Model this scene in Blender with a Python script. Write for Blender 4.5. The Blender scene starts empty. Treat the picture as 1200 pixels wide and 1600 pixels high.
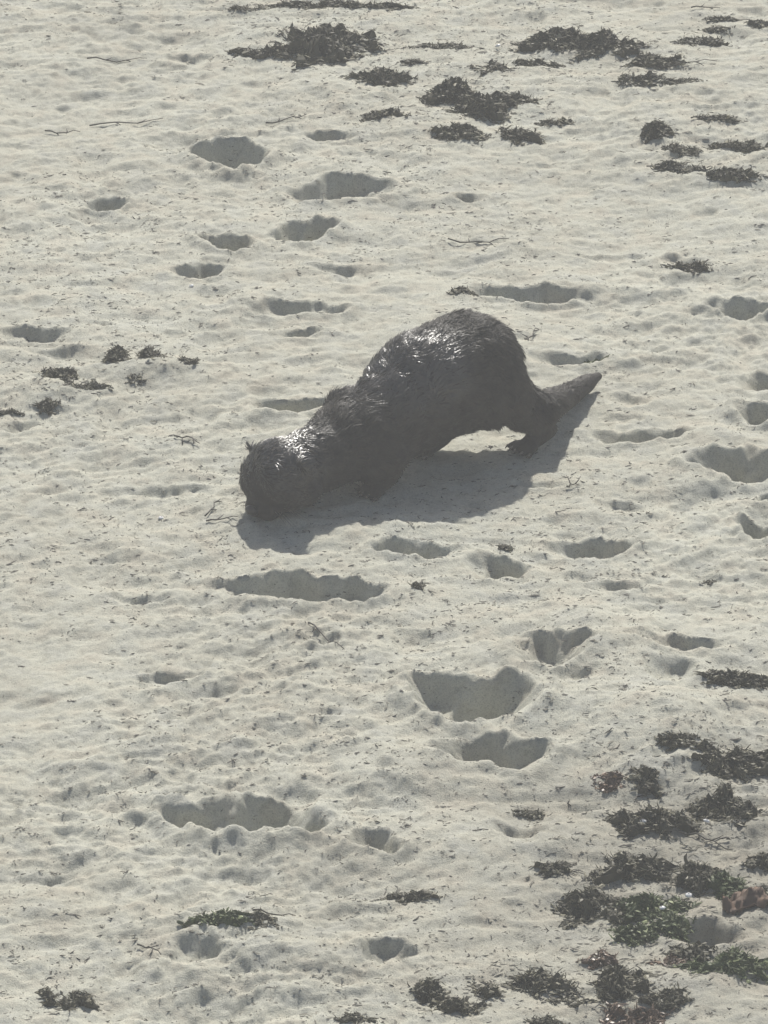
import bpy, bmesh, math, random
import numpy as np
from mathutils import Vector, Matrix

R = math.radians
scene = bpy.context.scene
C = scene.collection

# ------------------------------------------------------------------ camera
PITCH, DIST, FRAME_W = R(22.0), 15.0, 1.6
CAM = Vector((0.0, -math.cos(PITCH) * DIST, math.sin(PITCH) * DIST))
cd = bpy.data.cameras.new('camera')
cam = bpy.data.objects.new('camera', cd)
C.objects.link(cam)
cam.location = CAM
cam.rotation_euler = (math.pi / 2 - PITCH, 0, 0)
cd.sensor_fit = 'HORIZONTAL'
cd.sensor_width = 36.0
cd.lens = 36.0 * DIST / FRAME_W
cd.clip_start = 0.1
cd.clip_end = 3000.0
scene.camera = cam

# ------------------------------------------------------------------ light
SUN_EL, SUN_AZ = R(42.0), R(3.0)          # azimuth from +Y (away from the camera) towards +X
sun_dir = Vector((math.sin(SUN_AZ) * math.cos(SUN_EL), math.cos(SUN_AZ) * math.cos(SUN_EL), math.sin(SUN_EL)))
sd = bpy.data.lights.new('sun', 'SUN')
sd.energy = 4.2
sd.angle = R(0.6)
sd.color = (1.0, 0.965, 0.90)
sun = bpy.data.objects.new('sun', sd)
C.objects.link(sun)
sun.rotation_euler = (-sun_dir).to_track_quat('-Z', 'Y').to_euler()
w = bpy.data.worlds.new('World')
scene.world = w
w.use_nodes = True
wn = w.node_tree
sky = wn.nodes.new('ShaderNodeTexSky')
sky.sky_type = 'NISHITA'
sky.sun_disc = False
sky.sun_elevation = SUN_EL
sky.sun_rotation = SUN_AZ
sky.dust_density = 2.5
bg = wn.nodes['Background']
wn.links.new(sky.outputs[0], bg.inputs[0])
bg.inputs[1].default_value = 0.062
vs = scene.view_settings
vs.view_transform = 'Standard'
vs.look = 'None'
vs.exposure = 0.34
vs.gamma = 1.0
vs.use_curve_mapping = False
scene.cycles.max_bounces = 6
scene.cycles.volume_bounces = 1
scene.cycles.use_denoising = True

# ------------------------------------------------------------------ helpers
PX = FRAME_W / 1200.0 / DIST
CP, SP = math.cos(PITCH), math.sin(PITCH)


def at(px, py, z=0.0):
    """point of the place at height z that the photograph shows at (px, py)"""
    u, v = (px - 600) * PX, -(py - 800) * PX
    d = Vector((u, CP + v * SP, -SP + v * CP))
    t = (z - CAM.z) / d.z
    return CAM + d * t


def scale_at(p):
    """metres per photograph pixel at a point"""
    return PX * ((p - CAM).dot(Vector((0, CP, -SP))))


_tab = np.random.RandomState(7).rand(256, 256)


def vn(x, y, seed=0):
    x = np.asarray(x, float) + seed * 17.31
    y = np.asarray(y, float) + seed * 9.73
    xi, yi = np.floor(x).astype(int), np.floor(y).astype(int)
    fx, fy = x - xi, y - yi
    fx, fy = fx * fx * fx * (fx * (fx * 6 - 15) + 10), fy * fy * fy * (fy * (fy * 6 - 15) + 10)
    t = lambda i, j: _tab[(xi + i + (yi + j) * 57) % 256, (yi + j) % 256]
    return (t(0, 0) * (1 - fx) + t(1, 0) * fx) * (1 - fy) + (t(0, 1) * (1 - fx) + t(1, 1) * fx) * fy - 0.5


def fbm(x, y, octs=3, seed=0):
    s, a = 0.0, 1.0
    for k in range(octs):
        s = s + a * vn(x, y, seed + k)
        x, y = x * 2.03 + 1.7, y * 2.03 - 3.1
        a *= 0.5
    return s


def prin(name, rough=0.8, spec=0.3):
    m = bpy.data.materials.new(name)
    m.use_nodes = True
    b = m.node_tree.nodes['Principled BSDF']
    b.inputs['Roughness'].default_value = rough
    b.inputs['Specular IOR Level'].default_value = spec
    return m, m.node_tree, b


def node(nt, kind, **kw):
    n = nt.nodes.new(kind)
    for k, v in kw.items():
        if k in n.inputs:
            n.inputs[k].default_value = v
        else:
            setattr(n, k, v)
    return n


def ramp(nt, fac, stops):
    r = nt.nodes.new('ShaderNodeValToRGB')
    el = r.color_ramp.elements
    while len(el) < len(stops):
        el.new(0.5)
    for e, (p, c) in zip(el, stops):
        e.position = p
        e.color = (*c, 1)
    nt.links.new(fac, r.inputs[0])
    return r.outputs[0]


def mesh_from(name, verts, faces, mat=None, smooth=True):
    me = bpy.data.meshes.new(name)
    me.from_pydata([tuple(v) for v in verts], [], faces)
    me.update()
    if smooth:
        me.polygons.foreach_set('use_smooth', [True] * len(me.polygons))
    if mat:
        me.materials.append(mat)
    return me


def link(name, me, parent=None):
    o = bpy.data.objects.new(name, me)
    C.objects.link(o)
    o.parent = parent
    return o


def tag(o, label, cat, group=None):
    o['label'] = label
    o['category'] = cat
    if group:
        o['group'] = group
    return o


# ------------------------------------------------------------------ materials
def sand_material():
    m, nt, b = prin('sand', 0.9, 0.15)
    tc = node(nt, 'ShaderNodeTexCoord').outputs['Object']
    n1 = node(nt, 'ShaderNodeTexNoise', Scale=2.2, Detail=5.0)
    n2 = node(nt, 'ShaderNodeTexNoise', Scale=42.0, Detail=6.0, Roughness=0.7)
    n3 = node(nt, 'ShaderNodeTexNoise', Scale=330.0, Detail=3.0, Roughness=0.75)
    for n in (n1, n2, n3):
        nt.links.new(tc, n.inputs['Vector'])
    a = ramp(nt, n1.outputs[0], [(0.3, (0.46, 0.450, 0.375)), (0.72, (0.53, 0.528, 0.447))])
    c2 = ramp(nt, n2.outputs[0], [(0.32, (0.76, 0.75, 0.74)), (0.50, (1, 1, 1))])
    c3 = ramp(nt, n3.outputs[0], [(0.30, (0.60, 0.60, 0.61)), (0.49, (1, 1, 1)), (0.75, (1.14, 1.14, 1.12))])
    x1 = node(nt, 'ShaderNodeMix', data_type='RGBA', blend_type='MULTIPLY')
    x1.inputs[0].default_value = 1
    nt.links.new(a, x1.inputs[6]); nt.links.new(c2, x1.inputs[7])
    x2 = node(nt, 'ShaderNodeMix', data_type='RGBA', blend_type='MULTIPLY')
    x2.inputs[0].default_value = 1
    nt.links.new(x1.outputs[2], x2.inputs[6]); nt.links.new(c3, x2.inputs[7])
    n4 = node(nt, 'ShaderNodeTexNoise', Scale=13.0, Detail=3.0)
    nt.links.new(tc, n4.inputs['Vector'])
    c4 = ramp(nt, n4.outputs[0], [(0.32, (1.0, 0.965, 0.95)), (0.5, (1, 1, 1)), (0.68, (0.945, 0.955, 0.99))])
    x3 = node(nt, 'ShaderNodeMix', data_type='RGBA', blend_type='MULTIPLY')
    x3.inputs[0].default_value = 1
    nt.links.new(x2.outputs[2], x3.inputs[6]); nt.links.new(c4, x3.inputs[7])
    # darker, browner sand round the wrack, with a ragged edge
    vd = node(nt, 'ShaderNodeVectorMath', operation='DISTANCE')
    wv = node(nt, 'ShaderNodeVectorMath', operation='MULTIPLY_ADD')
    wv.inputs[1].default_value = (.9, .9, 0)
    nw = node(nt, 'ShaderNodeTexNoise', Scale=3.0, Detail=4.0)
    nt.links.new(tc, nw.inputs['Vector'])
    nt.links.new(nw.outputs['Color'], wv.inputs[0]); nt.links.new(tc, wv.inputs[2])
    nt.links.new(wv.outputs[0], vd.inputs[0])
    vd.inputs[1].default_value = (1.15, -1.45, 0)
    c5 = ramp(nt, vd.outputs['Value'], [(0.25, (0.74, 0.72, 0.71)), (0.95, (1, 1, 1))])
    x4 = node(nt, 'ShaderNodeMix', data_type='RGBA', blend_type='MULTIPLY')
    x4.inputs[0].default_value = 1
    nt.links.new(x3.outputs[2], x4.inputs[6]); nt.links.new(c5, x4.inputs[7])
    nt.links.new(x4.outputs[2], b.inputs['Base Color'])
    bp = node(nt, 'ShaderNodeBump', Strength=0.9, Distance=0.005)
    ad = node(nt, 'ShaderNodeMath', operation='MULTIPLY_ADD')
    ad.inputs[1].default_value = 0.45
    nt.links.new(n3.outputs[0], ad.inputs[0]); nt.links.new(n2.outputs[0], ad.inputs[2])
    nt.links.new(ad.outputs[0], bp.inputs['Height'])
    nt.links.new(bp.outputs[0], b.inputs['Normal'])
    return m


def weed_material(name, dark, mid, light, rough=0.6, spec=0.35):
    m, nt, b = prin(name, rough, spec)
    at_ = node(nt, 'ShaderNodeAttribute', attribute_name='tint')
    tc = node(nt, 'ShaderNodeTexCoord').outputs['Object']
    n = node(nt, 'ShaderNodeTexNoise', Scale=60.0, Detail=3.0)
    nt.links.new(tc, n.inputs['Vector'])
    s = node(nt, 'ShaderNodeMath', operation='MULTIPLY_ADD')
    s.inputs[1].default_value = 0.5
    nt.links.new(n.outputs[0], s.inputs[0])
    h = node(nt, 'ShaderNodeMath', operation='MULTIPLY')
    h.inputs[1].default_value = 0.75
    nt.links.new(at_.outputs['Fac'], h.inputs[0])
    nt.links.new(h.outputs[0], s.inputs[2])
    col = ramp(nt, s.outputs[0], [(0.15, dark), (0.6, mid), (0.98, light)])
    nt.links.new(col, b.inputs['Base Color'])
    return m


M = {
    'sand': sand_material(),
    'grey': weed_material('dry_weed', (0.044, 0.041, 0.027), (0.115, 0.106, 0.068), (0.36, 0.335, 0.235)),
    'green': weed_material('green_weed', (0.045, 0.056, 0.024), (0.105, 0.13, 0.055), (0.33, 0.37, 0.18)),
    'brown': weed_material('brown_weed', (0.065, 0.042, 0.028), (0.16, 0.105, 0.068), (0.34, 0.24, 0.16), 0.45, 0.5),
    'litter': weed_material('weed_litter', (0.02, 0.02, 0.017), (0.08, 0.073, 0.057), (0.34, 0.315, 0.25)),
}


def glint_material():
    m, nt, b = prin('glint', 0.25, 0.6)  # white of the chips that stand in for wet glints
    tc = node(nt, 'ShaderNodeTexCoord').outputs['Object']
    n = node(nt, 'ShaderNodeTexNoise', Scale=300.0)
    nt.links.new(tc, n.inputs['Vector'])
    nt.links.new(ramp(nt, n.outputs[0], [(0.3, (0.78, 0.77, 0.75)), (0.7, (0.88, 0.88, 0.86))]), b.inputs['Base Color'])
    return m


M['glint'] = glint_material()

# ------------------------------------------------------------------ the sand
# hollows trodden into the sand: photo centre of the dark part, its width and height in photo pixels, tilt, depth factor
HOLLOWS = [
    (362, 243, 95, 50, 0, 1), (535, 297, 150, 42, -4, 1), (485, 360, 75, 45, 4, 1), (358, 381, 75, 32, 0, 1),
    (312, 427, 85, 25, 0, 1), (165, 318, 60, 25, -8, 1), (825, 453, 150, 24, 0, 1), (450, 482, 130, 22, 0, .8),
    (60, 527, 85, 22, 0, 1), (475, 520, 75, 16, -4, .9), (455, 642, 120, 30, -4, 1), (890, 558, 110, 26, 0, .7),
    (1155, 472, 110, 28, 0, .9), (1190, 590, 80, 40, 0, .8), (1185, 645, 80, 40, 0, 1), (1005, 682, 150, 26, 0, 1),
    (1160, 728, 150, 50, 3, 1), (1185, 825, 70, 32, 0, 1), (1200, 780, 40, 22, 0, 1), (925, 857, 125, 34, -3, 1),
    (650, 868, 120, 28, 6, 1), (778, 893, 95, 42, 16, 1), (455, 930, 250, 44, 0, 1), (225, 942, 100, 14, 0, .7),
    (860, 1028, 115, 42, -4, 1), (750, 1105, 180, 84, 4, 1), (780, 1190, 150, 50, 0, 1), (385, 1290, 205, 66, 4, 1),
    (590, 1328, 75, 38, 26, .9), (505, 1012, 80, 22, 34, .7), (265, 1065, 90, 26, 0, .6), (1065, 1020, 140, 24, 0, .9),
    (1045, 1060, 100, 46, 0, .5), (605, 1497, 90, 34, 10, .8), (965, 920, 100, 36, 0, .45), (520, 217, 75, 14, 0, .9),
    (730, 308, 45, 18, 0, .9), (750, 373, 90, 8, 0, .8), (940, 393, 140, 10, 0, .6), (270, 768, 130, 26, 0, .45),
    (525, 418, 70, 22, 0, .5), (815, 1305, 90, 28, 0, .5), (310, 1505, 120, 50, 6, .5), (1110, 1450, 120, 44, 8, .8),
    (110, 560, 120, 36, 0, .45), (30, 665, 60, 20, 8, .6), (20, 1365, 30, 10, 0, .5), (75, 1375, 90, 22, 0, .4),
    (850, 760, 90, 20, 0, .45), (740, 800, 60, 18, 8, .5), (975, 795, 60, 24, 0, .5), (985, 620, 70, 24, 0, .55),
    (980, 655, 60, 16, 0, .5), (690, 700, 30, 10, 0, .3), (300, 90, 70, 24, 0, .4), (1080, 398, 60, 30, 0, .4),
    (1010, 1330, 60, 20, 0, .3), (40, 1520, 70, 20, 0, .3), (620, 1240, 50, 20, -20, .4), (915, 1065, 60, 26, 0, .5),
    (180, 880, 70, 16, 0, .35), (1120, 905, 90, 16, 0, .3), (60, 1100, 80, 14, 0, .3), (430, 1180, 60, 16, 0, .3),
]
DENTS = []
lobe = random.Random(17)
for (cx, cy, pw, ph, tl, k) in HOLLOWS:
    p = at(cx, cy + 0.05 * ph)
    s = scale_at(p)
    d = ph * s * 0.76 * k
    a_, b_, an_ = 0.56 * pw * s, max(0.56 * ph * s * 1.95, d * 1.3), math.radians(-tl) * 1.6
    DENTS.append((p.x, p.y, a_ * .86, b_ * .92, d * 1.06, an_))
    if pw > 50:
        for sg in (-1, 1):
            o_ = sg * lobe.uniform(.35, .7) * a_
            DENTS.append((p.x + o_ * math.cos(an_), p.y + o_ * math.sin(an_) + lobe.uniform(-.35, .3) * b_, a_ * lobe.uniform(.35, .6),
                          b_ * lobe.uniform(.45, .8), d * lobe.uniform(.45, .85), an_ + lobe.uniform(-.3, .3)))

# low swellings of the sand (x, y photo, width, height px, rise in metres)
SWELLS = [(560, 830, 240, 40, .012), (1010, 1150, 260, 110, .035), (640, 1215, 200, 60, .02), (480, 1330, 200, 50, .02),
          (420, 1490, 260, 70, .03), (720, 1330, 260, 60, .025), (230, 585, 160, 30, .02), (80, 620, 120, 40, .02),
          (1120, 690, 140, 40, .02), (940, 1010, 180, 60, .025), (1100, 1540, 180, 60, .03), (880, 440, 160, 30, .015)]
RISES = []
for (cx, cy, pw, ph, hh) in SWELLS:
    p = at(cx, cy)
    s = scale_at(p)
    RISES.append((p.x, p.y, pw * s * 0.6, ph * s * 1.6, hh))


def height(x, y):
    one = np.ndim(x) == 0
    x = np.atleast_1d(np.asarray(x, float))
    y = np.atleast_1d(np.asarray(y, float))
    wx = x + 0.03 * vn(x * 6, y * 6, 3)
    wy = y + 0.05 * vn(x * 5, y * 5, 4)
    h = 0.035 * vn(x * 1.1, y * 0.8, 1)
    h = h + 0.014 * fbm(wx * 4.2, wy * 4.0, 2, 11)
    rough = 0.50 + 0.95 * np.clip(1.3 * vn(x * 2.1, y * 1.5, 21) + 0.4, 0, 1)
    h = h + rough * (0.0075 * fbm(wx * 13, wy * 12, 2, 5) + 0.0044 * fbm(wx * 46, wy * 33, 2, 9) + 0.0044 * vn(x * 110, y * 80, 15))
    # shallow scuffs everywhere
    q = vn(wx * 9.5, wy * 6.5, 31)
    h = h - 0.014 * np.clip(q - 0.26, 0, 1) / 0.24
    # wind and wash marks: short slanting streaks, steeper on the far side
    sx, sy = wx * 0.94 + wy * 0.34, wy * 0.94 - wx * 0.34
    h = h + rough * (0.0110 * fbm(sx * 8, sy * 17, 2, 35) + 0.0058 * fbm(sx * 22, sy * 44, 2, 37))
    q = vn(wx * 13, wy * 17, 39)
    h = h - 0.009 * np.clip(q - 0.30, 0, 1) / 0.2
    for (cx, cy, a, b, hh) in RISES:
        h = h + hh * np.exp(-((x - cx) / a) ** 2 - ((y - cy) / b) ** 2)
    ex = x + 0.028 * fbm(x * 11, y * 9, 3, 41)
    ey = y + 0.050 * fbm(x * 13, y * 9, 3, 47) + 0.005 * vn(x * 75, y * 14, 57)
    pit = np.zeros_like(h)
    rimz = np.zeros_like(h)
    for (cx, cy, a, b, d, an) in DENTS:
        dx, dy = ex - cx, ey - cy
        c, s = math.cos(an), math.sin(an)
        uu, vv = (dx * c + dy * s) / a, -dx * s + dy * c - 0.30 * b
        r2 = np.abs(uu) ** 1.7 + (vv / np.where(vv > 0, 0.70 * b, 1.35 * b)) ** 2
        near = r2 < 4.8
        if not np.any(near):
            continue
        r = np.sqrt(r2[near])
        t = np.clip((1.16 - r) / 0.94, 0, 1)
        pit[near] = np.maximum(pit[near], d * t * t * (3 - 2 * t))
        rimz[near] = np.maximum(rimz[near], d * 0.20 * np.exp(-((r - 1.28) / 0.28) ** 2))
    crumble = 1 + 0.9 * vn(x * 31, y * 24, 63) + 0.5 * vn(x * 70, y * 50, 67)
    h = h - pit * (1 + 0.25 * vn(x * 24, y * 17, 69)) + rimz * crumble * np.exp(-pit / 0.006)
    return float(h[0]) if one else h




def axis(lo, hi, step, far, g=1.22):
    mid = list(np.arange(lo, hi, step))
    up, s, v = [], step, mid[-1]
    while v < far:
        s *= g; v += s; up.append(v)
    dn, s, v = [], step, mid[0]
    while v > -far:
        s *= g; v -= s; dn.append(v)
    return np.array(dn[::-1] + mid + up)


xs = axis(-1.25, 1.25, 0.0042, 260, 1.12)
ys = axis(-2.75, 3.75, 0.0072, 260, 1.12)
gx, gy = np.meshgrid(xs, ys)
hz = height(gx, gy)
far_fade = np.clip(1 - (np.maximum(np.abs(gx), np.abs(gy)) - 6) / 20, 0.15, 1)
hz = hz * far_fade
nx, ny = len(xs), len(ys)
IX0, IY0 = int(np.searchsorted(xs, -1.2499)), int(np.searchsorted(ys, -2.7499))
SX, SY = 0.0042, 0.0072


def gz(p):
    """height of the sand sheet under a point"""
    fx, fy = (p.x - xs[IX0]) / SX + IX0, (p.y - ys[IY0]) / SY + IY0
    i, j = int(fx), int(fy)
    if i < IX0 or j < IY0 or xs[i + 1] > 1.24 or ys[j + 1] > 3.74:
        return float(height(p.x, p.y))
    u, v = fx - i, fy - j
    return float((hz[j, i] * (1 - u) + hz[j, i + 1] * u) * (1 - v) + (hz[j + 1, i] * (1 - u) + hz[j + 1, i + 1] * u) * v)


verts = np.stack([gx, gy, hz], -1).reshape(-1, 3)
ii = np.arange(nx * ny).reshape(ny, nx)
quads = np.stack([ii[:-1, :-1], ii[:-1, 1:], ii[1:, 1:], ii[1:, :-1]], -1).reshape(-1, 4)
me = bpy.data.meshes.new('sand')
me.vertices.add(len(verts)); me.vertices.foreach_set('co', verts.ravel())
me.loops.add(quads.size); me.loops.foreach_set('vertex_index', quads.ravel().astype(np.int32))
me.polygons.add(len(quads))
me.polygons.foreach_set('loop_start', np.arange(0, quads.size, 4, dtype=np.int32))
me.update(calc_edges=True)
me.polygons.foreach_set('use_smooth', np.ones(len(quads), bool))
me.materials.append(M['sand'])
sand = link('sand_ground', me)
sand['kind'] = 'structure'

# ------------------------------------------------------------------ the otter
def unit_sphere(u, v):
    V = [(0, 0, 1)]
    for i in range(1, v):
        a = math.pi * i / v
        V += [(math.sin(a) * math.cos(2 * math.pi * j / u), math.sin(a) * math.sin(2 * math.pi * j / u), math.cos(a)) for j in range(u)]
    V.append((0, 0, -1))
    F = [(0, 1 + j, 1 + (j + 1) % u) for j in range(u)]
    for i in range(v - 2):
        o = 1 + i * u
        F += [(o + j, o + u + j, o + u + (j + 1) % u, o + (j + 1) % u) for j in range(u)]
    e = len(V) - 1
    F += [(e, e - u + (j + 1) % u, e - u + j) for j in range(u)]
    return np.array(V, float), F


_US = {}


class Soup:
    def __init__(self):
        self.V, self.F, self.n = [], [], 0

    def mesh(self, name):
        me = bpy.data.meshes.new(name)
        me.from_pydata(np.concatenate(self.V).tolist(), [], self.F)
        me.update()
        return me


def sphere_into(bm, c, r, sc=(1, 1, 1), rot=None, u=14, v=10):
    if (u, v) not in _US:
        _US[(u, v)] = unit_sphere(u, v)
    V, F = _US[(u, v)]
    V = V * (np.array(sc) * r)
    if rot:
        V = V @ np.array(rot).T
    bm.V.append(V + np.array(tuple(c)))
    o = bm.n
    bm.F += [tuple(i + o for i in f) for f in F]
    bm.n += len(V)


def chain_into(bm, pts, step=0.012):
    """pts: (Vector, radius); dense overlapping spheres that the remesh welds into one skin"""
    for (p, r), (q, s) in zip(pts[:-1], pts[1:]):
        n = max(2, int((q - p).length / step))
        for k in range(n + 1):
            t = k / n
            t2 = t * t * (3 - 2 * t)
            sphere_into(bm, p.lerp(q, t), r + (s - r) * t2, u=12, v=8)


rump = at(728, 580, .186)
mid = at(662, 606, .178)
ribs = at(612, 650, .148)
shoulder = at(553, 684, .120)
neck = at(500, 716, .108)
head = at(442, 738, .104)
ground_z = lambda p, lift=0.0: Vector((p.x, p.y, gz(p) + lift))
fwd = (shoulder - rump); fwd.z = 0; fwd.normalize()
side = Vector((-fwd.y, fwd.x, 0))            # towards the camera and to the right
if side.y > 0:
    side = -side
bm = Soup()
chain_into(bm, [(rump, .126), (mid, .120), (ribs, .098), (shoulder, .088), (neck, .072), (head, .064)])
sphere_into(bm, rump + side * .045 - Vector((0, 0, .02)) + fwd * -.008, .094)      # haunches
sphere_into(bm, rump - side * .045 - Vector((0, 0, .02)), .098)
sphere_into(bm, shoulder + side * .035 + Vector((0, 0, .0)), .076)              # shoulder blades
sphere_into(bm, at(548, 650, .152), .061)
# tail
t0 = rump - fwd * .07 + Vector((0, 0, -.06))
t1 = at(846, 640, .090)
t2 = at(880, 624, .050)
t3 = at(911, 603, .032)
t4 = at(934, 588, .026)
chain_into(bm, [(t0, .056), (t1, .036), (t2, .028), (t3, .022), (t4, .011)], .009)
# legs: hip, knee, ankle, toe base
def leg(hip, knee, ankle, toes, r, spread, n=5):
    chain_into(bm, [(hip, r[0]), (knee, r[1]), (ankle, r[2]), (toes, r[3])], .009)
    d = (toes - ankle); d.z = 0; d.normalize()
    sd_ = Vector((-d.y, d.x, 0))
    tips = []
    for k in range(n):
        a = (k - (n - 1) / 2) / ((n - 1) / 2)
        base = toes + sd_ * a * spread * .5 - Vector((0, 0, .004))
        tip = toes + sd_ * a * spread + d * (.038 - .012 * abs(a))
        tip.z = gz(tip) + .007
        chain_into(bm, [(base, r[3] * .55), (base.lerp(tip, .5) + Vector((0, 0, .004)), .0085), (tip, .0065)], .006)
        tips.append((tip, d))
    return tips


claws = []
hn = ground_z(at(828, 706), .016)            # near hind foot, set back
hip = rump + side * .07 - fwd * .03 + Vector((0, 0, -.03))
claws += leg(hip, hn + Vector((0, 0, .085)) + fwd * .045, hn - fwd * .05 + Vector((0, 0, .02)), hn + fwd * .005, (.068, .036, .022, .019), .032)
hf = ground_z(at(662, 716), .016)            # far hind foot, drawn forward
hip = rump - side * .07 + fwd * .05 + Vector((0, 0, -.03))
claws += leg(hip, hf + Vector((0, 0, .08)) + fwd * .02, hf - fwd * .05 + Vector((0, 0, .02)), hf, (.072, .044, .026, .021), .034)
fn = ground_z(at(588, 781), .014)            # near forefoot under the shoulder
hip = shoulder + side * .06 + Vector((0, 0, -.02))
claws += leg(hip, fn + Vector((0, 0, .075)) - fwd * .045, fn - fwd * .03 + Vector((0, 0, .022)), fn, (.062, .042, .026, .019), .027)
ff = ground_z(at(462, 800), .014)            # far forefoot reaching ahead
hip = shoulder - side * .05 + Vector((0, 0, -.01))
claws += leg(hip, ff + Vector((0, 0, .072)) - fwd * .07 - side * .02, ff - fwd * .028 + Vector((0, 0, .022)), ff, (.05, .032, .021, .018), .027)
# head: broad skull, cheeks, blunt muzzle, chin, ears
hd = Vector((-.58, -.62, -.50)).normalized()   # where it looks
hs = hd.cross(Vector((0, 0, 1))).normalized()  # its right-hand side as seen
hu = hs.cross(hd).normalized()
hrot = Matrix((hs, hd, hu)).transposed()
sphere_into(bm, head + hd * .012 + hu * .006, .074, (1.12, 1.10, .86), hrot, 20, 14)
for s in (-1, 1):
    sphere_into(bm, head + hd * .036 + hs * s * .034 - hu * .018, .042, (1, 1, .9), hrot)
    sphere_into(bm, head + hd * .082 + hs * s * .018 - hu * .022, .026, (1, 1.05, .85), hrot)
    sphere_into(bm, head - hd * .004 + hs * s * .070 + hu * .034, .0185, (.75, .6, 1.1), hrot)
sphere_into(bm, head + hd * .074 - hu * .012, .033, (1.15, 1.25, .78), hrot)
sphere_into(bm, head + hd * .070 - hu * .044, .024, (1.25, 1.1, .8), hrot)
sphere_into(bm, head + hd * .040 + hu * .028, .040, (1.25, 1.0, .8), hrot)
for s in (-1, 1):
    sphere_into(bm, head + hd * .056 + hs * s * .032 + hu * .030, .016, (1.2, .8, .7), hrot)
    sphere_into(bm, head + hd * .010 + hs * s * .052 - hu * .026, .036, (1, 1, 1), hrot)
me = bm.mesh('body_source')
tmp = bpy.data.objects.new('body_source', me)
C.objects.link(tmp)
rm = tmp.modifiers.new('remesh', 'REMESH')
rm.mode = 'VOXEL'
rm.voxel_size = 0.0046
sm = tmp.modifiers.new('smooth', 'SMOOTH')
sm.factor = 0.5
sm.iterations = 5
bpy.context.view_layer.update()
dg = bpy.context.evaluated_depsgraph_get()
body_me = bpy.data.meshes.new_from_object(tmp.evaluated_get(dg))
bpy.data.objects.remove(tmp)
body_me.name = 'otter_body'


def fur_material(name, rough, spec, lo, hi):
    m, nt, b = prin(name, rough, spec)
    tc = node(nt, 'ShaderNodeTexCoord').outputs['Object']
    n = node(nt, 'ShaderNodeTexNoise', Scale=38.0, Detail=5.0, Roughness=0.7)
    nt.links.new(tc, n.inputs['Vector'])
    nt.links.new(ramp(nt, n.outputs[0], [(0.3, lo), (0.72, hi)]), b.inputs['Base Color'])
    bp = node(nt, 'ShaderNodeBump', Strength=0.5, Distance=0.004)
    n2 = node(nt, 'ShaderNodeTexNoise', Scale=150.0, Detail=3.0)
    nt.links.new(tc, n2.inputs['Vector'])
    nt.links.new(n2.outputs[0], bp.inputs['Height'])
    nt.links.new(bp.outputs[0], b.inputs['Normal'])
    return m


def wet_coat(m, spots):
    nt = m.node_tree
    b = nt.nodes['Principled BSDF']
    tc = node(nt, 'ShaderNodeTexCoord').outputs['Object']
    n = node(nt, 'ShaderNodeTexNoise', Scale=16.0, Detail=3.0)
    nt.links.new(tc, n.inputs['Vector'])
    wv = node(nt, 'ShaderNodeVectorMath', operation='MULTIPLY_ADD')
    wv.inputs[1].default_value = (.10, .10, .10)
    nt.links.new(n.outputs['Color'], wv.inputs[0]); nt.links.new(tc, wv.inputs[2])
    last = None
    for c in spots:
        d = node(nt, 'ShaderNodeVectorMath', operation='DISTANCE')
        nt.links.new(wv.outputs[0], d.inputs[0])
        d.inputs[1].default_value = Vector(c) + Vector((.05, .05, .05))
        if last is None:
            last = d.outputs['Value']
        else:
            mn = node(nt, 'ShaderNodeMath', operation='MINIMUM')
            nt.links.new(last, mn.inputs[0]); nt.links.new(d.outputs['Value'], mn.inputs[1])
            last = mn.outputs[0]
    mr = node(nt, 'ShaderNodeMapRange')
    mr.inputs['From Min'].default_value = .075
    mr.inputs['From Max'].default_value = .15
    mr.inputs['To Min'].default_value = .33
    mr.inputs['To Max'].default_value = .62
    nt.links.new(last, mr.inputs['Value'])
    ms = node(nt, 'ShaderNodeMapRange')
    ms.inputs['From Min'].default_value = .06
    ms.inputs['From Max'].default_value = .14
    ms.inputs['To Min'].default_value = 1.0
    ms.inputs['To Max'].default_value = .16
    nt.links.new(last, ms.inputs['Value'])
    nt.links.new(ms.outputs[0], b.inputs['Specular IOR Level'])
    n5 = node(nt, 'ShaderNodeTexNoise', Scale=55.0, Detail=2.0)
    nt.links.new(tc, n5.inputs['Vector'])
    ma = node(nt, 'ShaderNodeMath', operation='MULTIPLY_ADD')
    ma.inputs[1].default_value = .36
    nt.links.new(n5.outputs[0], ma.inputs[0]); nt.links.new(mr.outputs[0], ma.inputs[2])
    mb = node(nt, 'ShaderNodeMath', operation='SUBTRACT')
    mb.inputs[1].default_value = .18
    nt.links.new(ma.outputs[0], mb.inputs[0])
    nt.links.new(mb.outputs[0], b.inputs['Roughness'])


M['hide'] = fur_material('otter_hide', 0.7, 0.15, (0.020, 0.018, 0.016), (0.042, 0.038, 0.033))
M['fur'] = fur_material('otter_fur', 0.34, 1.0, (0.022, 0.020, 0.018), (0.062, 0.055, 0.047))
wet_coat(M['fur'], [at(615, 585, .24), at(660, 562, .27), at(432, 700, .16)])
M['nose'] = fur_material('otter_nose', 0.3, 0.5, (0.012, 0.011, 0.011), (0.03, 0.027, 0.025))
M['claw'] = fur_material('otter_claw', 0.4, 0.5, (0.10, 0.085, 0.07), (0.2, 0.17, 0.14))
body_me.materials.clear()
body_me.materials.append(M['hide'])
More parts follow.
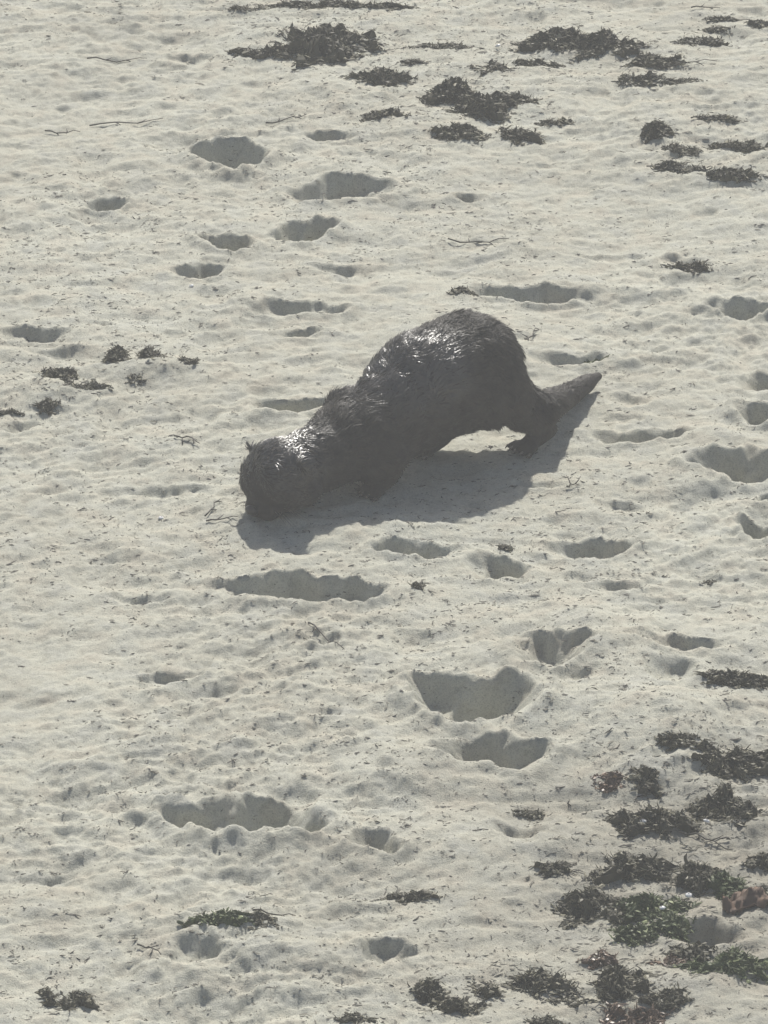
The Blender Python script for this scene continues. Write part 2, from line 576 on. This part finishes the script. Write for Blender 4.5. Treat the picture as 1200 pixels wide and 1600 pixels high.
# smooth lumps of wet coat over the muscles
nv = len(body_me.vertices)
co = np.empty(nv * 3); body_me.vertices.foreach_get('co', co); co = co.reshape(-1, 3)
nr = np.empty(nv * 3); body_me.vertices.foreach_get('normal', nr); nr = nr.reshape(-1, 3)
amp = 0.006 * np.clip((co[:, 2] - 0.05) / 0.06, 0, 1)
co += nr * (amp * (fbm(co[:, 0] * 26 + co[:, 2] * 19, co[:, 1] * 26 - co[:, 2] * 17, 2, 61)))[:, None]
body_me.vertices.foreach_set('co', co.ravel())
body_me.update()
body_me.polygons.foreach_set('use_smooth', [True] * len(body_me.polygons))

otter = bpy.data.objects.new('otter', None)
otter.empty_display_size = 0.1
origin = ground_z((rump + shoulder) / 2)
otter.location = origin
C.objects.link(otter)
tag(otter, 'dark wet-furred otter walking down the sand with humped back and lowered head', 'otter')


def part(name, me, parent=otter):
    o = link(name, me, parent)
    if parent is otter:
        o.location = -origin
    return o


body = part('body', body_me)

# wet guard hair: tapering locks rooted all over the body, combed from head to tail
spine_pts = [at(398, 772, .07), head, neck, shoulder, ribs, mid, rump, t1, t2, t4]


def make_fur(count, seed):
    rng = np.random.RandomState(seed)
    body_me.calc_loop_triangles()
    nt_ = len(body_me.loop_triangles)
    tri = np.empty(nt_ * 3, np.int32); body_me.loop_triangles.foreach_get('vertices', tri); tri = tri.reshape(-1, 3)
    nrm = np.empty(nv * 3); body_me.vertices.foreach_get('normal', nrm); nrm = nrm.reshape(-1, 3)
    A, B, D = co[tri[:, 0]], co[tri[:, 1]], co[tri[:, 2]]
    ar = np.linalg.norm(np.cross(B - A, D - A), axis=1)
    pick = np.searchsorted(np.cumsum(ar) / ar.sum(), rng.rand(count))
    pick = np.clip(pick, 0, nt_ - 1)
    u, v = rng.rand(count), rng.rand(count)
    f = u + v > 1
    u[f], v[f] = 1 - u[f], 1 - v[f]
    P = A[pick] * (1 - u - v)[:, None] + B[pick] * u[:, None] + D[pick] * v[:, None]
    N = nrm[tri[pick]].mean(1)
    N /= np.linalg.norm(N, axis=1)[:, None]
    S = np.array([tuple(p) for p in spine_pts])
    best = np.full(count, 1e9); comb = np.zeros((count, 3))
    for a, b in zip(S[:-1], S[1:]):
        d = b - a; L = np.linalg.norm(d); d = d / L
        t = np.clip((P - a) @ d, 0, L)
        dist = np.linalg.norm(P - (a + t[:, None] * d), axis=1)
        m = dist < best
        best[m] = dist[m]; comb[m] = d
    # tiny face hair, shorter towards muzzle and feet
    fh = np.array(tuple(head + hd * .07))
    face = np.clip(np.linalg.norm(P - fh, axis=1) / .09, .35, 1)
    low = np.clip((P[:, 2] - .012) / .07, 0.15, 1)
    down = np.zeros((count, 3)); down[:, 2] = -1
    comb = comb + down * (0.35 + 0.9 * (1 - low))[:, None]
    # locks: a slowly varying swirl plus a little scatter
    sw = np.stack([vn(P[:, 0] * k + P[:, 2] * 31, P[:, 1] * k - P[:, 2] * 23, s) for k, s in ((45, 71), (45, 75), (45, 79))], -1)
    comb = comb + sw * 1.5 + rng.normal(0, .13, (count, 3))
    T = comb - N * np.sum(comb * N, 1)[:, None]
    T /= np.linalg.norm(T, axis=1)[:, None] + 1e-9
    ln = (rng.uniform(.013, .030, count) * face * low)
    lift = rng.uniform(.10, .42, count) * (0.5 + 0.5 * face)
    wd = rng.uniform(.0009, .0022, count) * (0.5 + 0.5 * face)
    roll = rng.normal(0, .25, count)
    W = np.cross(T, N)
    W = W * np.cos(roll)[:, None] + N * np.sin(roll)[:, None]
    d1 = T + N * lift[:, None]
    d1 /= np.linalg.norm(d1, axis=1)[:, None]
    root = P - N * .0015
    m_ = root + d1 * (ln * .55)[:, None]
    tip = root + d1 * (ln * .75)[:, None] + T * (ln * .35)[:, None] - N * (ln * .05)[:, None]
    V = np.stack([root - W * wd[:, None], root + W * wd[:, None], m_ + W * wd[:, None] * .8, m_ - W * wd[:, None] * .8, tip], 1).reshape(-1, 3)
    base = (np.arange(count) * 5)[:, None]
    q = base + np.array([0, 1, 2, 3]); t = base + np.array([3, 2, 4])
    loops = np.concatenate([q, t], 1).ravel()
    starts = (np.arange(count)[:, None] * 7 + np.array([0, 4])).ravel()
    me = bpy.data.meshes.new('fur')
    me.vertices.add(len(V)); me.vertices.foreach_set('co', V.ravel())
    me.loops.add(len(loops)); me.loops.foreach_set('vertex_index', loops.astype(np.int32))
    me.polygons.add(count * 2); me.polygons.foreach_set('loop_start', starts.astype(np.int32))
    me.update(calc_edges=True)
    me.polygons.foreach_set('use_smooth', np.ones(count * 2, bool))
    me.materials.append(M['fur'])
    return me


fur = part('fur', make_fur(64000, 5))
fur['kind'] = 'stuff'


def ball(name, c, r, sc, rot, mat, parent=otter):
    b = Soup()
    sphere_into(b, c, r, sc, rot, 14, 10)
    me = b.mesh(name)
    me.polygons.foreach_set('use_smooth', [True] * len(me.polygons))
    me.materials.append(mat)
    return part(name, me, parent)


nose_c = head + hd * .110 - hu * .002
ball('nose', nose_c, .0145, (1.15, .7, .8), hrot, M['nose'])
for s in (-1, 1):
    ball('eye', head + hd * .066 + hs * s * .036 + hu * .022, .0075, (1, 1, 1), hrot, M['nose'])


def tube(pts, radii, n=3, roll=0.0):
    """closed tapering tube through pts -> (verts, faces)"""
    V, F = [], []
    for k, (p, r) in enumerate(zip(pts, radii)):
        d = (pts[min(k + 1, len(pts) - 1)] - pts[max(k - 1, 0)])
        d = d.normalized() if d.length > 1e-9 else Vector((1, 0, 0))
        a = d.cross(Vector((0.13, 0.07, 1))).normalized()
        b = d.cross(a)
        for j in range(n):
            t = 2 * math.pi * j / n + roll
            V.append(p + a * (math.cos(t) * r) + b * (math.sin(t) * r))
        if k:
            o = (k - 1) * n
            for j in range(n):
                F.append((o + j, o + (j + 1) % n, o + n + (j + 1) % n, o + n + j))
    F.append(tuple(range(n))[::-1])
    o = (len(pts) - 1) * n
    F.append(tuple(range(o, o + n)))
    return V, F


random.seed(4)
for s in (-1, 1):
    for k in range(6):
        p0 = head + hd * (.082 - .004 * k) + hs * s * (.028 + .002 * k) - hu * (.014 + .004 * (k % 3))
        dr = (hs * s * 1.0 + hd * (.35 - .1 * k) - hu * (.1 + .18 * (k % 3))).normalized()
        L = .05 + .01 * (k % 2)
        V, F = tube([p0, p0 + dr * L * .5, p0 + dr * L - hu * .012], [.0009, .0007, .0003])
        part('whisker', mesh_from('whisker', V, F, M['claw']))
for tip, d in claws:
    V, F = tube([tip - d * .003 + Vector((0, 0, .003)), tip + d * .006 + Vector((0, 0, .002)), tip + d * .012 - Vector((0, 0, .003))], [.0032, .0024, .0006], 5)
    part('claw', mesh_from('claw', V, F, M['claw']))

# ------------------------------------------------------------------ seaweed
def set_tint(me, tints):
    a = me.attributes.new('tint', 'FLOAT', 'POINT')
    a.data.foreach_set('value', np.asarray(tints, np.float32))


def clump_mesh(rng, a, b, hgt, cen, ragged, dens=1.0):
    """matted heap: a lumpy felted core that follows the sand, bristling with bent sprigs and curled straps"""
    V, F, T = [], [], []
    s1 = rng.randrange(1000)
    rings, segs = (14, 56) if a * b > .0012 else (8, 32)
    tha = np.linspace(0, 2 * math.pi, 121)
    rtab = 0.90 + 1.05 * ragged * fbm(np.cos(tha) * 2.6 + s1, np.sin(tha) * 2.6, 4, 3)
    rad = lambda th: rtab[int((th / (2 * math.pi) % 1.0) * 120)]
    NG = 64
    gu = np.linspace(-1.5, 1.5, NG)
    tx, ty = np.meshgrid(gu * a, gu * b)
    ttab = np.minimum(0.60 + 1.9 * fbm(tx * 30 + s1, ty * 22, 3, 8), 0.95) + 0.55 * fbm(tx * 110 + s1, ty * 80, 2, 18)

    def top(x, y, r):
        i_, j_ = int((x / a + 1.5) / 3 * (NG - 1)), int((y / b + 1.5) / 3 * (NG - 1))
        k_ = ttab[min(max(j_, 0), NG - 1), min(max(i_, 0), NG - 1)]
        return hgt * (max(0.0, 1 - r * r) ** 0.45 * k_ if k_ > 0 else k_)

    loc = lambda x, y: gz(Vector((cen.x + x, cen.y + y)))
    V.append(Vector((0, 0, loc(0, 0) + top(0, 0, 0)))); T.append(.3)
    for i in range(1, rings + 1):
        r = i / rings
        for j in range(segs):
            th = 2 * math.pi * j / segs
            k = rad(th) * r * (1 + rng.uniform(-.05, .05))
            x, y = a * k * math.cos(th), b * k * math.sin(th)
            z = loc(x, y) + (top(x, y, r) + rng.uniform(-.16, .16) * hgt if i < rings else -.012)
            V.append(Vector((x, y, z))); T.append(rng.uniform(.0, .45))
    for j in range(segs):
        F.append((0, 1 + j, 1 + (j + 1) % segs))
        for i in range(rings - 1):
            o = 1 + i * segs
            F.append((o + j, o + segs + j, o + segs + (j + 1) % segs, o + (j + 1) % segs))
    area = a * b * math.pi
    n = int(min(1100, max(30, area * 80000 * dens)))
    for q in range(n):
        th = rng.uniform(0, 2 * math.pi)
        r = math.sqrt(rng.random()) * 1.12
        k = rad(th) * r
        x, y = a * k * math.cos(th), b * k * math.sin(th)
        z = top(x, y, min(r, 1))
        if z < 0 and rng.random() < .8:
            continue
        z = loc(x, y) + max(0.0, z) * .85
        L = rng.uniform(.007, .024) * (0.75 + 6 * min(hgt, .05)) * min(1.0, .35 + .65 * math.sqrt(area) / .09)
        an = rng.uniform(0, 2 * math.pi)
        up = rng.uniform(-.15, .65) * (1.0 if r < .9 else .3)
        d = Vector((math.cos(an), math.sin(an) * .9, up)).normalized()
        p = Vector((x, y, z))
        pts = [p]
        for m in range(3):
            d = (d + Vector((rng.gauss(0, .35), rng.gauss(0, .35), rng.gauss(-.14, .3)))).normalized()
            e = pts[-1] + d * L / 3
            e.z = max(e.z, loc(e.x, e.y) + .001)
            pts.append(e)
        tint = min(1.0, max(0.0, rng.betavariate(1.2, 1.9)))
        if rng.random() < .84:
            w_ = rng.uniform(.0009, .0021)
            v, f = tube(pts, [w_, w_ * .9, w_ * .7, w_ * .25])
        else:   # a strap-like blade with a keel
            w_ = rng.uniform(.003, .006)
            sd_ = d.cross(Vector((rng.uniform(-.4, .4), rng.uniform(-.4, .4), 1))).normalized()
            v, f = [], []
            for m, (e, ww) in enumerate(zip(pts, (.4, 1, .9, .25))):
                v += [e - sd_ * w_ * ww, e + Vector((0, 0, w_ * .35)), e + sd_ * w_ * ww, e - Vector((0, 0, w_ * .15))]
                if m:
                    o = (m - 1) * 4
                    f += [(o + j, o + (j + 1) % 4, o + 4 + (j + 1) % 4, o + 4 + j) for j in range(4)]
            f += [(3, 2, 1, 0), (12, 13, 14, 15)]
        o = len(V)
        V += v; F += [tuple(i + o for i in g) for g in f]; T += [tint] * len(v)
    return V, F, T


GW = 'seaweed clumps strewn over the sand'
CLUMPS = [  # photo x, y, width, height, colour, label
    (522, 9, 190, 18, 'grey', 'long flat strip of dark seaweed cut by the top edge, left of centre'),
    (515, 58, 150, 84, 'grey', 'big rounded dark seaweed heap near the top, left of centre'),
    (596, 117, 84, 32, 'grey', 'small dark seaweed tuft just below and right of the big rounded heap'),
    (425, 78, 90, 24, 'grey', 'thin wispy seaweed trailing left from the big rounded heap at the top'),
    (378, 17, 54, 14, 'grey', 'short flat wisp of seaweed near the top edge, left of the big rounded heap'),
    (600, 180, 62, 20, 'grey', 'low ragged seaweed wisp under the tuft, left of the twin dark heaps'),
    (692, 70, 74, 13, 'grey', 'thin curved line of seaweed between the two largest heaps at the top'),
    (640, 95, 42, 13, 'grey', 'short thin scrap of seaweed right of the big rounded heap'),
    (868, 58, 116, 44, 'grey', 'arching left part of the long seaweed wrack at upper right'),
    (843, 93, 66, 22, 'grey', 'dark stubby left foot of the arching seaweed wrack at upper right'),
    (945, 66, 130, 42, 'grey', 'middle mass of the arching seaweed wrack at upper right'),
    (1027, 92, 74, 32, 'grey', 'dark blocky clump under the right end of the arching seaweed wrack'),
    (1096, 64, 72, 18, 'grey', 'flat dark seaweed strip at the far right end of the arching wrack'),
    (1000, 121, 56, 26, 'grey', 'ragged tuft below the blocky clump of the arching seaweed wrack'),
    (1060, 127, 56, 11, 'grey', 'thin fringe of seaweed right of the ragged tuft below the wrack'),
    (1123, 28, 62, 9, 'grey', 'thin dark seaweed line near the top right corner'),
    (1122, 45, 42, 14, 'grey', 'small dark spiky seaweed scrap below the thin line near top right corner'),
    (1184, 34, 30, 20, 'grey', 'upright forked seaweed scrap at the right edge near the top'),
    (706, 135, 66, 54, 'grey', 'swept-up left wing of the twin dark seaweed heaps near top centre'),
    (752, 158, 92, 50, 'grey', 'dense dark main body of the twin seaweed heaps near top centre'),
    (805, 155, 58, 28, 'grey', 'small dark block at the right end of the twin seaweed heaps'),
    (764, 103, 44, 24, 'grey', 'small dark tuft standing above the twin seaweed heaps near top centre'),
    (718, 205, 72, 32, 'grey', 'low dark seaweed patch below the left of the twin heaps'),
    (808, 204, 56, 38, 'grey', 'rough dark seaweed patch below the right of the twin heaps'),
    (868, 187, 46, 15, 'grey', 'small dark scrap with a twiggy end, right of the rough seaweed patch'),
    (1027, 206, 46, 36, 'grey', 'squarish upright dark seaweed lump at upper right'),
    (1122, 184, 54, 13, 'grey', 'thin slanting seaweed scrap above right of the squarish lump'),
    (1068, 230, 54, 18, 'grey', 'small flat weed patch just below right of the squarish lump'),
    (1160, 217, 90, 18, 'grey', 'long flat seaweed strip at the right edge in the upper part'),
    (1062, 255, 62, 28, 'grey', 'blurred dark weed patch beneath the squarish lump'),
    (1150, 265, 74, 28, 'grey', 'faint ragged weed patch near the right edge under the long flat strip'),
    (1078, 400, 50, 26, 'grey', 'greyish spiky weed tuft on its own at right, above the otter level'),
    (182, 560, 36, 38, 'grey', 'left of two upright dark lumps on the sandy ridge at left'),
    (236, 560, 34, 40, 'grey', 'right of two upright dark lumps on the sandy ridge at left'),
    (298, 576, 28, 18, 'grey', 'small round dark lump right of the two upright lumps'),
    (214, 598, 24, 15, 'grey', 'small pointed dark scrap under the two upright lumps'),
    (95, 590, 56, 26, 'grey', 'blurred dark weed left of the two upright lumps'),
    (132, 611, 62, 18, 'grey', 'dark slanting weed strip under the ridge at left'),
    (76, 638, 34, 20, 'grey', 'small dark weed piece at the lower end of the slanting strip at left'),
    (16, 647, 40, 10, 'grey', 'thin dark weed strand at the left edge beside the slanting strip'),
    (105, 1556, 74, 40, 'grey', 'single compact black weed lump in the bottom left corner'),
    (340, 1461, 92, 24, 'green', 'flat olive weed patch in the lower left, beside a thin twig'),
    (412, 1462, 40, 28, 'grey', 'small weed scrap hanging off the flat olive patch'),
    (640, 1401, 72, 18, 'grey', 'low dark weed scrap low in the middle of the sand'),
    (830, 1266, 60, 13, 'grey', 'thin curved weed strip below the double footprint'),
    (1150, 1080, 110, 28, 'grey', 'flat ragged weed mat at the right edge, above the other lower mats'),
    (1148, 1190, 120, 46, 'grey', 'broad dark weed mat at the right edge below the flat ragged mat'),
    (1060, 1180, 60, 20, 'grey', 'thin dark weed arm reaching left from the broad mat at right'),
    (1005, 1222, 44, 38, 'grey', 'round blackish weed ball at the lower right'),
    (950, 1226, 46, 32, 'brown', 'brown crumpled weed lump left of the round blackish ball'),
    (1030, 1277, 132, 56, 'grey', 'wide olive dark weed heap with white shell bits in it'),
    (1130, 1256, 76, 54, 'grey', 'rounded dark weed heap right of the one with shell bits'),
    (1190, 1337, 44, 30, 'grey', 'small speckled weed patch at the right edge'),
    (866, 1356, 52, 26, 'grey', 'pointed left tip of the lower right weed bank'),
    (985, 1348, 112, 52, 'grey', 'tall dark crest of the lower right weed bank'),
    (1088, 1358, 62, 54, 'grey', 'dark wedge at the right end of the lower right weed bank'),
    (1140, 1374, 56, 46, 'green', 'green leafy weed lump right of the dark wedge'),
    (1190, 1385, 32, 34, 'grey', 'dark weed piece above the rusty brown blade at the right edge'),
    (925, 1398, 126, 50, 'grey', 'broad grey black weed mass under the bank crest'),
    (1022, 1408, 96, 46, 'green', 'mottled green weed tangle in the middle of the bank'),
    (992, 1446, 64, 46, 'green', 'dark green lump at the foot of the mottled green tangle'),
    (1050, 1440, 54, 36, 'green', 'loose green weed right of the dark green lump'),
    (888, 1434, 24, 18, 'grey', 'tiny dark weed nub left of the dark green lump'),
    (1084, 1482, 60, 34, 'grey', 'dark round weed piece left of the pale green mat'),
    (1150, 1500, 118, 46, 'green', 'wide pale green weed mat in the bottom right corner'),
    (940, 1486, 46, 26, 'brown', 'small olive brown weed leaf above the bottom heap'),
    (974, 1524, 78, 66, 'grey', 'tall blackish weed heap near the bottom right'),
    (1046, 1495, 44, 20, 'brown', 'flat brown weed scrap right of the tall blackish heap'),
    (895, 1552, 66, 26, 'grey', 'dark flat weed slab left of the tall blackish heap'),
    (980, 1575, 90, 46, 'brown', 'reddish brown weed at the bottom edge under the tall blackish heap'),
    (1036, 1560, 66, 34, 'grey', 'low grey weed spill right of the reddish brown weed'),
    (835, 1522, 96, 48, 'grey', 'soft grey weed mound left of the bottom heap'),
    (760, 1537, 44, 34, 'grey', 'compact dark lump left of the soft grey mound'),
    (672, 1547, 48, 40, 'grey', 'leftmost grey lump of the bottom weed row'),
    (722, 1570, 66, 34, 'grey', 'ragged dark weed between two lumps at the bottom edge'),
    (560, 1598, 60, 20, 'grey', 'scrap of weed on the bottom edge near the middle'),
    (860, 1592, 60, 20, 'grey', 'dark weed scrap on the bottom edge left of the reddish weed'),
    (1110, 905, 16, 12, 'grey', 'tiny dark weed knot alone on smooth sand at right'),
    (655, 925, 22, 18, 'grey', 'tiny dark weed knot on the sand below the otter shadow'),
    (790, 858, 22, 12, 'grey', 'tiny dark weed scrap between two hollows below the otter'),
    (730, 455, 46, 16, 'grey', 'olive weed scrap just above the otter rump'),
    (930, 556, 36, 12, 'green', 'olive weed scrap above the otter tail tip'),
]
for i, (cx, cy, pw, ph, col, lab) in enumerate(CLUMPS):
    rng = random.Random(100 + i)
    p = at(cx, cy + .22 * ph)
    s = scale_at(p)
    a, b = .52 * pw * s, max(.012, .30 * ph * s / .375)
    hgt = min(max(.008, .46 * ph * s), .046)
    V, F, T = clump_mesh(rng, a, b, hgt, p, 1.0, 1.0 if ph > 20 else 1.5)
    me = mesh_from('seaweed_clump', V, F, M[col], smooth=False)
    set_tint(me, T)
    o = link('seaweed_clump', me)
    o.location = (p.x, p.y, 0)
    tag(o, lab, 'seaweed', GW)

# ------------------------------------------------------------------ a broad rusty blade
def blade(cx, cy, pw, ph, lab):
    p = at(cx, cy)
    s = scale_at(p)
    nu, nv_ = 22, 12
    V, F = [], []
    for lay in (0, 1):
        for j in range(nv_):
            for i in range(nu):
                u, v = i / (nu - 1) * 2 - 1, j / (nv_ - 1) * 2 - 1
                wv = (1 - .55 * u * u) * (1 + .22 * math.sin(4.3 * u + 2 * v) + .10 * math.sin(13 * u))
                x = u * pw * s * .55
                y = v * wv * ph * s * .75 + .012 * math.sin(3.1 * u + 1)
                z = .013 + .007 * math.sin(3.4 * u + 2.6 * v) + .006 * math.sin(5 * v - 2 * u + 1) + .0035 * math.sin(11 * u + 7 * v) - .010 * v * v + .004 * math.sin(17 * v + 9 * u * u)
                V.append(Vector((x, y, gz(Vector((p.x + x, p.y + y))) + max(.001, z) + .0022 * (1 - lay))))
    n = nu * nv_
    for j in range(nv_ - 1):
        for i in range(nu - 1):
            a = j * nu + i
            F.append((a, a + 1, a + nu + 1, a + nu))
            F.append((n + a, n + a + nu, n + a + nu + 1, n + a + 1))
    edge = list(range(nu)) + [j * nu + nu - 1 for j in range(1, nv_)] + [(nv_ - 1) * nu + i for i in range(nu - 2, -1, -1)] + [j * nu for j in range(nv_ - 2, 0, -1)]
    for a, b in zip(edge, edge[1:] + edge[:1]):
        F.append((a, n + a, n + b, b))
    me = mesh_from('kelp_blade', V, F, M['rust'])
    set_tint(me, [.5] * len(V))
    o = link('kelp_blade', me)
    o.location = (p.x, p.y, 0)
    tag(o, lab, 'seaweed', GW)


M['rust'] = weed_material('rusty_blade', (0.075, 0.048, 0.034), (0.15, 0.100, 0.072), (0.22, 0.155, 0.11), 0.7, 0.2)
blade(1168, 1412, 72, 36, 'rusty brown crumpled weed blade at the right edge')

# ------------------------------------------------------------------ twigs and stalks
TWIGS = [
    (322, 826, 372, 824, 'thin dark twig lying just left of the otter muzzle'),
    (320, 815, 345, 792, 'short slanting twig above the thin twig left of the otter'),
    (272, 695, 312, 706, 'thin curved stalk on smooth sand left of the otter'),
    (395, 1446, 462, 1440, 'thin dark twig at the end of the flat olive weed patch'),
    (215, 1488, 252, 1508, 'bent dark twig below the flat olive weed patch'),
    (468, 985, 538, 1030, 'long slanting stalk in the middle below the long hollow'),
    (415, 195, 478, 186, 'dark bent stalk on the sand under the big rounded heap at the top'),
    (1012, 108, 1120, 100, 'long thin stalk sticking out right from the blocky clump'),
    (136, 96, 230, 92, 'long thin stalk lying at the upper left'),
    (140, 195, 255, 188, 'long dark stalk at the left above the first footprint'),
    (70, 207, 125, 206, 'short dark stalk left of the long one at upper left'),
    (700, 376, 795, 372, 'straight flat stalk on smooth sand above the otter'),
    (1080, 192, 1106, 184, 'short bent dark stalk right of the squarish lump'),
    (1080, 16, 1125, 12, 'thin stalk along the top edge at right'),
    (1140, 1310, 1100, 1316, 'dark thin root trailing from the weed heap with shell bits'),
    (1060, 1305, 1145, 1322, 'long dark root curving right from the weed heap with shell bits'),
    (885, 768, 905, 766, 'tiny stick lying on the sand right of the otter shadow'),
    (820, 532, 842, 512, 'pale slanting stalk beside the otter rump'),
]
rng = random.Random(9)
for (x0, y0, x1, y1, lab) in TWIGS:
    p, q = at(x0, y0), at(x1, y1)
    n = 7
    cen = (p + q) / 2
    pts, rad = [], []
    L = (q - p).length
    for k in range(n):
        t = k / (n - 1)
        e = p.lerp(q, t) + Vector((rng.gauss(0, .02) * L, rng.gauss(0, .06) * L, 0)) * (1 if 0 < k < n - 1 else 0)
        e.z = gz(e) + .0035 + .004 * rng.random()
        pts.append(e - cen)
        rad.append(.0020 * (1 - .6 * t))
    V, F = tube(pts, rad, 5)
    for k in (2, 4):
        d = (pts[k] - pts[k - 1]).normalized()
        sd_ = Vector((-d.y, d.x, .3)) * rng.choice((-1, 1))
        v, f = tube([pts[k], pts[k] + (d + sd_) * .008, pts[k] + (d * 1.2 + sd_ * 1.5) * .012], [.0016, .0013, .0005], 4)
        o_ = len(V)
        V += v; F += [tuple(i + o_ for i in g) for g in f]
    me = mesh_from('twig', V, F, M['litter'])
    set_tint(me, [.25] * len(V))
    o = link('twig', me)
    o.location = cen
    tag(o, lab, 'twig', 'twigs and stalks lying on the sand')

# ------------------------------------------------------------------ shell chips: small white valves that stand in for wet glints
GLINTS = [
    (252, 812, .0085, 'bright white shell bit on bare sand left of the otter'),
    (299, 451, .0075, 'narrow white shell bit under a footprint at upper left'),
    (778, 70, .0075, 'small white shell bit near the top between the weed heaps'),
    (1004, 1282, .010, 'largest white shell flake in the olive weed heap at lower right'),
    (992, 1288, .006, 'smaller white shell flake beside the largest one in the weed heap'),
    (1035, 1437 - 20, .008, 'white shell flake in the mottled green weed tangle'),
    (1076, 1397, .009, 'pale shell flake on the sand at the edge of the weed bank'),
    (1104, 1281, .007, 'pale shell flake at the foot of the rounded dark weed heap'),
    (1075, 1284, .005, 'tiny pale shell flake between the two lower right weed heaps'),
]
for i, (cx, cy, r, lab) in enumerate(GLINTS):
    rng = random.Random(60 + i)
    p = at(cx, cy, .012 if cx > 900 else .004)
    V, F = [], []
    for k in range(4):            # a small cupped, ribbed valve with thickness
        rr = r * (k + .35) / 3.35
        for j in range(12):
            th = 2 * math.pi * j / 12
            rib = 1 + .07 * math.cos(j * math.pi)
            V.append(Vector((rr * math.cos(th) * rib, rr * .75 * math.sin(th) * rib, r * .45 * (1 - (rr / r) ** 2))))
    for k in range(3):
        for j in range(12):
            F.append((k * 12 + j, (k + 1) * 12 + j, (k + 1) * 12 + (j + 1) % 12, k * 12 + (j + 1) % 12))
    F.append(tuple(range(12))[::-1])
    V += [v * .9 - Vector((0, 0, r * .12)) for v in V[36:48]]
    for j in range(12):
        F.append((36 + j, 48 + j, 48 + (j + 1) % 12, 36 + (j + 1) % 12))
    F.append(tuple(range(48, 60)))
    me = mesh_from('glint', V, F, M['glint'])
    o = link('glint_bit', me)
    o.location = (p.x, p.y, max(gz(p) + .002, p.z - .002))
    o.rotation_euler = (rng.uniform(.0, .5), rng.uniform(-.4, .4), rng.uniform(0, 6))
    tag(o, lab, 'glint', 'white shell bits')

# ------------------------------------------------------------------ crumbs of weed scattered all over (nobody could count them)
def litter():
    rs = np.random.RandomState(33)
    n = 44000
    X, Y = rs.uniform(-1.3, 1.3, n), rs.uniform(-2.7, 3.7, n)
    patch = vn(X * 2.6, Y * 1.6, 81) + .6 * vn(X * 9, Y * 5, 85) + .5
    fine = np.clip((1.2 - Y) / 3.5, 0, 1) * np.clip(.75 - X, 0, 1) * .45
    keep = rs.rand(n) < np.clip(patch * 1.1 - .15 + fine, .06, 1)
    X, Y = X[keep], Y[keep]
    # extra crumbs round every clump
    ex, ey = [], []
    for (cx, cy, pw, ph, col, lab) in CLUMPS:
        p = at(cx, cy); s = scale_at(p)
        k = int(10 + pw * ph / 45)
        ex.append(p.x + rs.normal(0, .55 * pw * s, k)); ey.append(p.y + rs.normal(0, .10, k))
    n_plain = len(X)
    X = np.concatenate([X] + ex); Y = np.concatenate([Y] + ey)
    n_clump = len(X)
    # small tufts: some crumbs bring neighbours
    pick = rs.rand(len(X)) < .10
    kx = np.repeat(X[pick], 4); ky = np.repeat(Y[pick], 4)
    X = np.concatenate([X, kx + rs.normal(0, .007, len(kx))]); Y = np.concatenate([Y, ky + rs.normal(0, .006, len(ky))])
    Z = height(X, Y)
    V, F, T = [], [], []
    r = random.Random(2)
    for q_, (x, y, z) in enumerate(zip(X, Y, Z)):
        big = n_plain <= q_ < n_clump and r.random() < .2
        L = .002 + .0115 * r.random() ** 3.0
        if big or r.random() < .025:
            L = L * 1.6 + r.uniform(.002, .014) * r.random()
        an = r.gauss(0, .7) if r.random() < .75 else r.uniform(0, 6.28)
        w_ = r.uniform(.0004, .0009) + .045 * L
        d = Vector((math.cos(an), math.sin(an), r.uniform(-.1, .25)))
        e = Vector((-d.y, d.x, r.uniform(-.2, .5))) * r.uniform(-.5, .5)
        p = Vector((x, y, z + w_ * .7))
        v, f = tube([p - d * L * .5, p + e * L * .5, p + d * L * .5], [w_ * .6, w_, w_ * .4])
        o = len(V)
        V += v; F += [tuple(i + o for i in g) for g in f]
        T += [.45 + .55 * r.random() ** .7 if r.random() < .76 else r.random() * .3] * len(v)
    me = mesh_from('weed_litter', V, F, M['litter'], smooth=False)
    set_tint(me, T)
    o = link('weed_litter', me)
    o['kind'] = 'stuff'
    tag(o, 'fine crumbs of dried weed scattered over the sand', 'litter')


litter()

# ------------------------------------------------------------------ added volume that lifts the dark tones like veiling lens glare
def veil():
    m = bpy.data.materials.new('veil')
    m.use_nodes = True
    nt = m.node_tree
    nt.nodes.remove(nt.nodes['Principled BSDF'])
    v = nt.nodes.new('ShaderNodeVolumePrincipled')
    v.inputs['Color'].default_value = (0.97, 0.98, 1.0, 1)
    v.inputs['Density'].default_value = 0.0068
    nt.links.new(v.outputs[0], nt.nodes['Material Output'].inputs['Volume'])
    b = bmesh.new()
    ex = max(abs(xs[0]), xs[-1]) + 5
    ey = max(abs(ys[0]), ys[-1]) + 5
    z0, z1 = float(hz.min()) - 1.0, CAM.z + 0.6
    bmesh.ops.create_cube(b, size=1, matrix=Matrix.Translation((0, 0, (z0 + z1) / 2)) @ Matrix.Diagonal((2 * ex, 2 * ey, z1 - z0, 1)))
    me = bpy.data.meshes.new('veil'); b.to_mesh(me); b.free()
    me.materials.append(m)
    o = link('veil', me)
    o['kind'] = 'stuff'
    tag(o, 'thin bright haze added to stand in for lens glare', 'veil')


veil()
